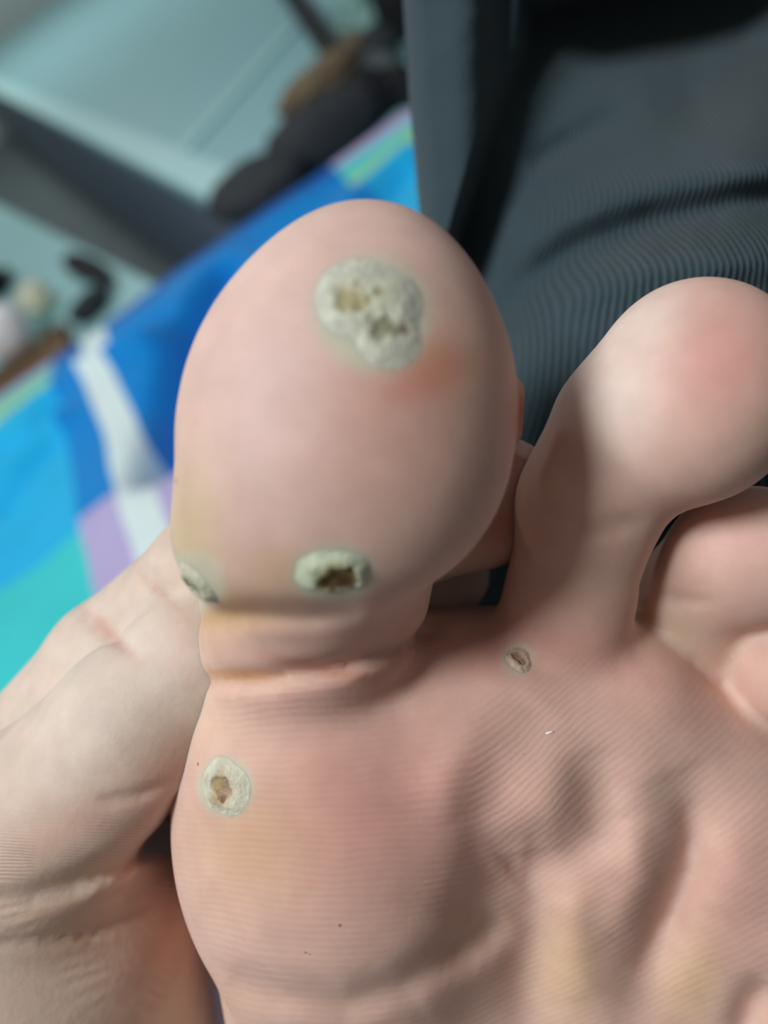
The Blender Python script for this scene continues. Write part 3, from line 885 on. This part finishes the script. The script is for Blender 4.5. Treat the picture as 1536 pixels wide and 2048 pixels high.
def hand_sdf(p):
    px, py = pix(p)
    f = None
    for nm, ch in HC.items():
        g = None
        for a_, b__ in zip(ch[:-1], ch[1:]):
            c_ = cone(p, P(*a_[:3]), P(*b__[:3]), a_[3], b__[3])
            g = c_ if g is None else smin(g, c_, 3.0)
        f = g if f is None else (np.minimum(f, g) if nm != 'thumb' else f) if False else (smin(f, g, 1.6) if f is not None else g)
    palm = cone(p, P(60, 1910, 128), P(110, 2250, 141), 22, 28)
    palm = smin(palm, cone(p, P(225, 1805, 130), P(180, 2150, 142), 14.5, 24), 10)
    palm = smin(palm, cone(p, P(300, 1900, 162), P(260, 2250, 165), 15, 22), 8)
    palm = smin(palm, cone(p, P(-60, 1700, 148), P(0, 2200, 158), 14, 22), 10)
    palm = smin(palm, cone(p, P(-110, 1930, 130), P(-100, 2250, 150), 18, 24), 12)
    f = smin(f, palm, 6.0)
    fore = cone(p, P(60, 2350, 155), P(-250, 3300, 190), 27, 36)
    f = smin(f, fore, 20)
    # joint pads on the thumb, finger creases, folds of the web
    g = groove(px, py, [(372, 1590), (335, 1665), (265, 1715), (180, 1755), (60, 1792), (-30, 1800)], 26, 1.8)
    g += groove(px, py, [(300, 1815), (180, 1868), (60, 1880), (-20, 1885)], 12, 0.9)
    g += groove(px, py, [(360, 1560), (270, 1592), (200, 1600)], 12, 0.7)
    g += groove(px, py, [(165, 1222), (205, 1262), (258, 1300)], 15, 1.1)
    g += groove(px, py, [(282, 1130), (315, 1172), (352, 1196)], 14, 1.2)
    g -= groove(px, py, [(330, 1700), (250, 1752), (160, 1790)], 22, 1.0)
    front = 1 - sstep(128, 140, p[..., 2])
    return f + g * front

hv, hq = sdf_mesh(hand_sdf, (-180, -330, 98), (35, 14, 232), 1.7)
hw = cam2world(hv); hq = outward(hw - hw.mean(0), hq)
hand = mesh_obj('hand', hw, hq, M_HAND, person)
hand['label'] = 'hand gripping the big toe, thumb in front and fingers behind'
hpx, hpy = pix(hv)
htone = paint(hpx, hpy, (216, 196, 180), [
    (230, 1380, 240, 180, -45, (226, 216, 204), 0.75), (340, 1560, 90, 80, 0, (206, 150, 124), 0.5), (330, 1780, 90, 160, 0, (206, 142, 124), 0.55),
    (150, 1650, 140, 50, -25, (218, 172, 152), 0.5), (330, 1880, 110, 110, 0, (196, 132, 110), 0.4), (120, 1850, 160, 120, 0, (206, 176, 152), 0.4),
    (220, 1270, 70, 12, 45, (206, 140, 122), 0.6), (330, 1190, 50, 10, 45, (206, 150, 132), 0.5), (370, 1290, 50, 60, 0, (222, 200, 190), 0.5),
    (1000, 1050, 80, 90, 0, (176, 92, 80), 0.7)])
htone *= (1 + 0.05 * fbm(hv * 0.3, 3))[:, None]
add_attr(hand, 'tone', 'FLOAT_COLOR', np.clip(htone, 0, 1))
# skin lines: across the lower hand they run nearly level, on the thumb they run finely across it
low = sstep(1560, 1800, hpy)
hph = (hpy + 0.10 * hpx + 60 * fbm(np.stack([hpx * 0.005, hpy * 0.008, 0 * hpx], -1), 3)) / 34.0 * low + (1 - low) * (hpy * 0.95 + 0.3 * hpx) / 20.0
add_attr(hand, 'ridge_phase', 'FLOAT', hph)
add_attr(hand, 'ridge_amp', 'FLOAT', np.clip(0.03 + low * (0.25 + 1.3 * fbm(hv * 0.16 + 9.0, 2)), 0, 1.0) * (hpx < 420))

# fingernail on the index fingertip
def nail_mat():
    m, nt, b = new_mat('fingernail')
    c = mixrgb(nt, attr(nt, 'free_edge').outputs['Fac'], s4(200, 142, 136), s4(226, 208, 204))
    nt.links.new(c, b.inputs['Base Color'])
    b.inputs['Roughness'].default_value = 0.16; b.inputs['Coat Weight'].default_value = 0.5
    b.inputs['Subsurface Weight'].default_value = 0.3; b.inputs['Subsurface Scale'].default_value = 0.001
    return m
nail_m = nail_mat()
def make_nail():
    a_ = P(*HC['index'][1][:3]); b__ = P(*HC['index'][0][:3])
    ax = P(1052, 912, 117) - P(965, 1040, 117); ax /= np.linalg.norm(ax)
    up = np.array([0.35, 0.15, -1.0]); up -= ax * (up @ ax); up /= np.linalg.norm(up)
    sd = np.cross(ax, up)
    c0 = P(1000, 980, 117)
    nu, nv = 26, 20
    vs0 = []; fe = []
    for i in range(nu):
        s_ = -5.0 + 12.2 * i / (nu - 1)
        for j in range(nv):
            t = -1.15 + 2.3 * j / (nv - 1)
            r = 7.0 - 0.004 * s_ * s_ - 0.10 * max(s_ - 3, 0)
            k = s_ - 1.2 * (t / 1.15) ** 2 * (1 if s_ > 0 else -0.6)
            vs0.append(c0 + ax * k + r * (math.cos(t) * up + math.sin(t) * sd)); fe.append(sstep(4.9, 5.4, s_))
    v = np.array(vs0); idx = np.arange(nu * nv).reshape(nu, nv)
    q = np.stack([idx[:-1, :-1], idx[1:, :-1], idx[1:, 1:], idx[:-1, 1:]], -1).reshape(-1, 4)
    o = mesh_obj('fingernail', cam2world(v), q, nail_m, hand)
    add_attr(o, 'free_edge', 'FLOAT', fe)
    m_ = o.modifiers.new('thickness', 'SOLIDIFY'); m_.thickness = 0.0005; m_.offset = 0
    o['label'] = 'pale glossy fingernail edge'
make_nail()

# toenails on the far side of the toes: only their edges show from the sole
def toenail(c, half_w, length, rad, label):
    # c: point on the free edge (camera frame mm); the plate runs downwards behind the toe
    nu, nv = 14, 18; vs0 = []
    for i_ in range(nu):
        k_ = i_ / (nu - 1)
        for j_ in range(nv):
            t = (-1 + 2 * j_ / (nv - 1))
            x = half_w * t * (0.92 + 0.08 * math.sin(math.pi * k_))
            y = -length * k_ - 0.10 * half_w * t * t * (1 - k_) * 2
            z = rad * k_ - 0.45 * half_w * t * t
            vs0.append(c + np.array([x, y, z]))
    idx = np.arange(nu * nv).reshape(nu, nv)
    q = np.stack([idx[:-1, :-1], idx[1:, :-1], idx[1:, 1:], idx[:-1, 1:]], -1).reshape(-1, 4)
    o = mesh_obj('toenail', cam2world(np.array(vs0)), q, nail_m, foot)
    add_attr(o, 'free_edge', 'FLOAT', [1.0 if k < nv * 3 else 0.2 for k in range(nu * nv)])
    m_ = o.modifiers.new('thickness', 'SOLIDIFY'); m_.thickness = 0.0006; m_.offset = 0
    o['label'] = label
toenail(P(1384, 574, 101.5), 3.4, 9.0, 7.0, 'pale nail edge at the tip of the second toe')
toenail(P(735, 478, 98.5), 7.5, 16.0, 5.0, 'nail on the far side of the big toe')

# ---------------------------------------------------------------- trousers
def cloth_mat():
    m, nt, b = new_mat('ribbed_knit')
    oc = obj_coord(nt)
    ph = attr(nt, 'rib_phase').outputs['Fac']
    wob = noise(nt, 700, 2, 0.5, oc)
    p2 = math_node(nt, 'MULTIPLY_ADD', wob.outputs[0], 1.2, math_node(nt, 'MULTIPLY', ph, 2 * math.pi))
    rib = math_node(nt, 'MULTIPLY', math_node(nt, 'SINE', p2), attr(nt, 'rib_amp').outputs['Fac'])
    fz = noise(nt, 3600, 3, 0.7, oc)
    speck = node(nt, 'ShaderNodeMapRange'); nt.links.new(fz.outputs[0], speck.inputs[0])
    speck.inputs[1].default_value = 0.60; speck.inputs[2].default_value = 0.80
    c = mixrgb(nt, math_node(nt, 'MULTIPLY_ADD', rib, 0.5, 0.5), s4(43, 60, 67), s4(66, 86, 93))
    c = mixrgb(nt, math_node(nt, 'MULTIPLY', speck.outputs[0], 0.45), c, s4(130, 150, 152))
    nt.links.new(c, b.inputs['Base Color'])
    b.inputs['Roughness'].default_value = 0.9; b.inputs['Specular IOR Level'].default_value = 0.15
    b.inputs['Sheen Weight'].default_value = 0.12; b.inputs['Sheen Roughness'].default_value = 0.5
    b1 = node(nt, 'ShaderNodeBump'); b1.inputs['Distance'].default_value = 0.00024
    nt.links.new(math_node(nt, 'MULTIPLY_ADD', fz.outputs[0], 0.9, rib), b1.inputs['Height'])
    nt.links.new(b1.outputs[0], b.inputs['Normal'])
    return m

def trouser_depth(px, py):
    # thigh: comes towards the camera downwards, falls away to the upper left
    ax = [(1000, 450, 164), (1100, 250, 164), (1300, 150, 160), (1536, 70, 160), (1400, 20, 176), (1250, 40, 172), (1150, 450, 142), (1300, 330, 133), (1536, 280, 125), (1250, 560, 120), (1500, 520, 119),
          (1050, 650, 134), (1120, 760, 122), (1060, 900, 126), (1000, 1000, 130), (950, 1200, 146), (1536, 900, 130), (1300, 800, 122), (1536, 1300, 142), (1300, 1200, 140), (1100, 1500, 165), (1100, 2200, 190), (1500, 2600, 200), (2000, 2300, 190), (1100, 3000, 205), (2200, 3000, 205),
          (1500, 1700, 172), (1800, 600, 136), (1800, 1200, 150), (1800, 200, 165), (900, 600, 180), (850, 900, 165), (800, 1300, 170), (2000, 800, 170), (1900, 1700, 190)]
    num = 0; den = 1e-12
    for x, y, d in ax:
        r2 = (px - x) ** 2 + (py - y) ** 2
        w = np.exp(-r2 / (2 * 105.0 ** 2)) + 1e-5 / (1 + r2 * 1e-5) ** 2
        num = num + w * d; den = den + w
    D = num / den
    D = D + groove(px, py, [(1040, 590), (1160, 500), (1300, 450), (1450, 415), (1640, 395)], 42, 5.0, False)
    D = D - groove(px, py, [(1060, 480), (1200, 400), (1400, 350), (1640, 330)], 50, 4.0, False)
    D = D + groove(px, py, [(1060, 330), (1150, 280), (1240, 225)], 28, 3.0)
    D = D - groove(px, py, [(1150, 600), (1300, 540), (1600, 520)], 40, 2.0, False)
    # nearer fold: band at the left and a roll above the frame, with a steep inner side
    xb = np.interp(py, [-400, 0, 100, 170, 300, 470, 600, 900, 1400], [1062, 1046, 1036, 1006, 956, 906, 880, 850, 830])
    left = 1 - sstep(-14, 22, px - xb)
    edge_y = np.interp(px, [950, 1030, 1150, 1300, 1400, 1480, 1560, 1700], [60, 0, -30, -60, -80, -120, -180, -260])
    top = 1 - sstep(-20, 40, py - edge_y)
    lower = 1 - sstep(480, 760, py)
    near = np.maximum(left * lower, top)
    Dn = 150 + 0.010 * (py - 200) + 7 * np.exp(-((px - 1010) / 40.0) ** 2) - 5 * np.exp(-((px - 930) / 70.0) ** 2)
    D = D * (1 - near) + Dn * near
    D = D + 0.00055 * np.maximum(-170 - py, 0) ** 2          # the roll falls away beyond its crest
    # outer left limit: surface rolls away
    xl = np.interp(py, [-400, 0, 200, 420, 700, 1100], [780, 806, 818, 838, 842, 842])
    roll = np.clip((xl + 46 - px) / 46.0, 0, 0.999)
    D = D + 14 * (1 - np.sqrt(1 - roll ** 2)) + np.where(px < xl, (xl - px) * 1.2, 0)
    return D

def build_trousers():
    gx = np.concatenate([np.arange(770, 1120, 4.0), np.arange(1120, 1600, 5.0), np.arange(1600, 2700, 24.0)])
    gy = np.concatenate([np.arange(-1000, -420, 24.0), np.arange(-420, -60, 14.0), np.arange(-60, 1000, 4.5), np.arange(1000, 1800, 12.0), np.arange(1800, 3400, 40.0)])
    X, Y = np.meshgrid(gx, gy, indexing='ij')
    xl = np.interp(Y, [-400, 0, 200, 420, 700, 1100], [780, 806, 818, 838, 842, 842])
    X = np.maximum(X, 0) + (xl - 770) * np.clip((1120 - X) / 350.0, 0, 1)      # first column follows the outer edge
    D = trouser_depth(X, Y)
    D = D + 0.5 * fbm(np.stack([X * 0.01, Y * 0.01, 0 * X], -1), 3)
    p = np.stack([(X - 768) * D / FPX, (1024 - Y) * D / FPX, D], -1)
    nx, ny = X.shape
    shear = np.interp(X, [800, 1000, 1100, 1300, 1536, 1800], [0.05, 0.28, 0.25, 0.05, -0.22, -0.3])
    # ribs: spaced evenly on the cloth, leaning a little
    ph = (p[..., 0] + shear * (Y - 520) * 0.065 + 0.9 * fbm(np.stack([X * 0.004, Y * 0.004, 0 * X], -1), 2)) / 0.98
    back = p.copy(); back[..., 2] = np.maximum(p[..., 2] + 3.0, 235 + 0 * p[..., 2])
    back[..., 0] += 6
    v = np.concatenate([p.reshape(-1, 3), back[[0, -1]].reshape(-1, 3) * 0 + np.concatenate([back[0], back[-1]])])
    idx = np.arange(nx * ny).reshape(nx, ny)
    q = np.stack([idx[:-1, :-1], idx[1:, :-1], idx[1:, 1:], idx[:-1, 1:]], -1).reshape(-1, 4)
    bl = np.arange(ny) + nx * ny; br = np.arange(ny) + nx * ny + ny
    q2 = np.stack([idx[0, :-1], idx[0, 1:], bl[1:], bl[:-1]], -1)
    q3 = np.stack([idx[-1, :-1], br[:-1], br[1:], idx[-1, 1:]], -1)
    q4 = np.stack([bl[:-1], bl[1:], br[1:], br[:-1]], -1)
    phs = np.concatenate([ph.ravel(), ph[0], ph[-1]])
    am = sstep(1000, 1090, X) * (0.6 + 0.4 * sstep(150, 500, Y)) * (0.75 + 0.5 * fbm(np.stack([X * 0.006, Y * 0.006, 0 * X + 2], -1), 2)) + 0.05
    ams = np.clip(np.concatenate([am.ravel(), am[0], am[-1]]), 0.03, 1.2)
    return v, np.concatenate([q, q2, q3, q4]), phs, ams
tv, tq, tph, tam = build_trousers()
tw = cam2world(tv); tw[:, 2] = np.maximum(tw[:, 2], 0.025); tq = outward(tw - tw.mean(0), tq)
trs = mesh_obj('trousers', tw, tq, cloth_mat(), person)
add_attr(trs, 'rib_phase', 'FLOAT', tph); add_attr(trs, 'rib_amp', 'FLOAT', tam)
trs['label'] = 'dark charcoal ribbed knit trousers with a deep fold'

# unseen leg in the same cloth, added to cover the sheet's blue bounce
def other_leg():
    lv, lq = [], []
    def f(p):
        g = cone(p, (-430, -150, 62), (60, -60, 66), 52, 60)
        g = smin(g, cone(p, (60, -60, 66), (560, -190, 72), 60, 68), 30)
        g = smin(g, cone(p, (-380, -230, 62), (480, -300, 66), 50, 60), 30)
        return g + 3.0 * fbm(p * 0.012, 2)
    v, q = surface_nets(f, (-520, -400, -8), (660, 40, 150), 14.0)
    v = relax(v, q, 3) * 1e-3
    v[:, 2] = np.maximum(v[:, 2], 0.022)
    o = mesh_obj('unseen_trouser_leg', v, outward(v - v.mean(0), q), trs.data.materials[0], person)
    add_attr(o, 'rib_phase', 'FLOAT', v[:, 0] / 0.001); add_attr(o, 'rib_amp', 'FLOAT', 0 * v[:, 0])
other_leg()

# ---------------------------------------------------------------- lint on the sole
dl = sample_depth(foot_sdf, 1097, 1466)
lc = P(1097, 1466, dl); ln = grad(foot_sdf, lc[None], 0.6)[0]
bm = bmesh.new(); bmesh.ops.create_icosphere(bm, subdivisions=3, radius=1.0)
for v_ in bm.verts:
    c_ = np.array(v_.co) * np.array([0.50, 0.17, 0.13]); c_[1] += 0.10 * c_[0] ** 2 / 0.25
    c_ = c_ * (1 + 0.2 * float(vnoise(np.array(v_.co) * 2.0)))
    q_ = np.array([c_[0] * 0.97 + c_[1] * 0.2, c_[0] * 0.2 + c_[1], -c_[2]])
    v_.co = Vector(cam2world(lc + ln * 0.12 + q_))
lint = bm_obj('lint_fleck', bm, plain_mat('white_lint', (246, 240, 234), 0.8, 900, 0.05), None, True)
tag(lint, 'tiny white fleck of lint on the sole of the foot', 'lint')
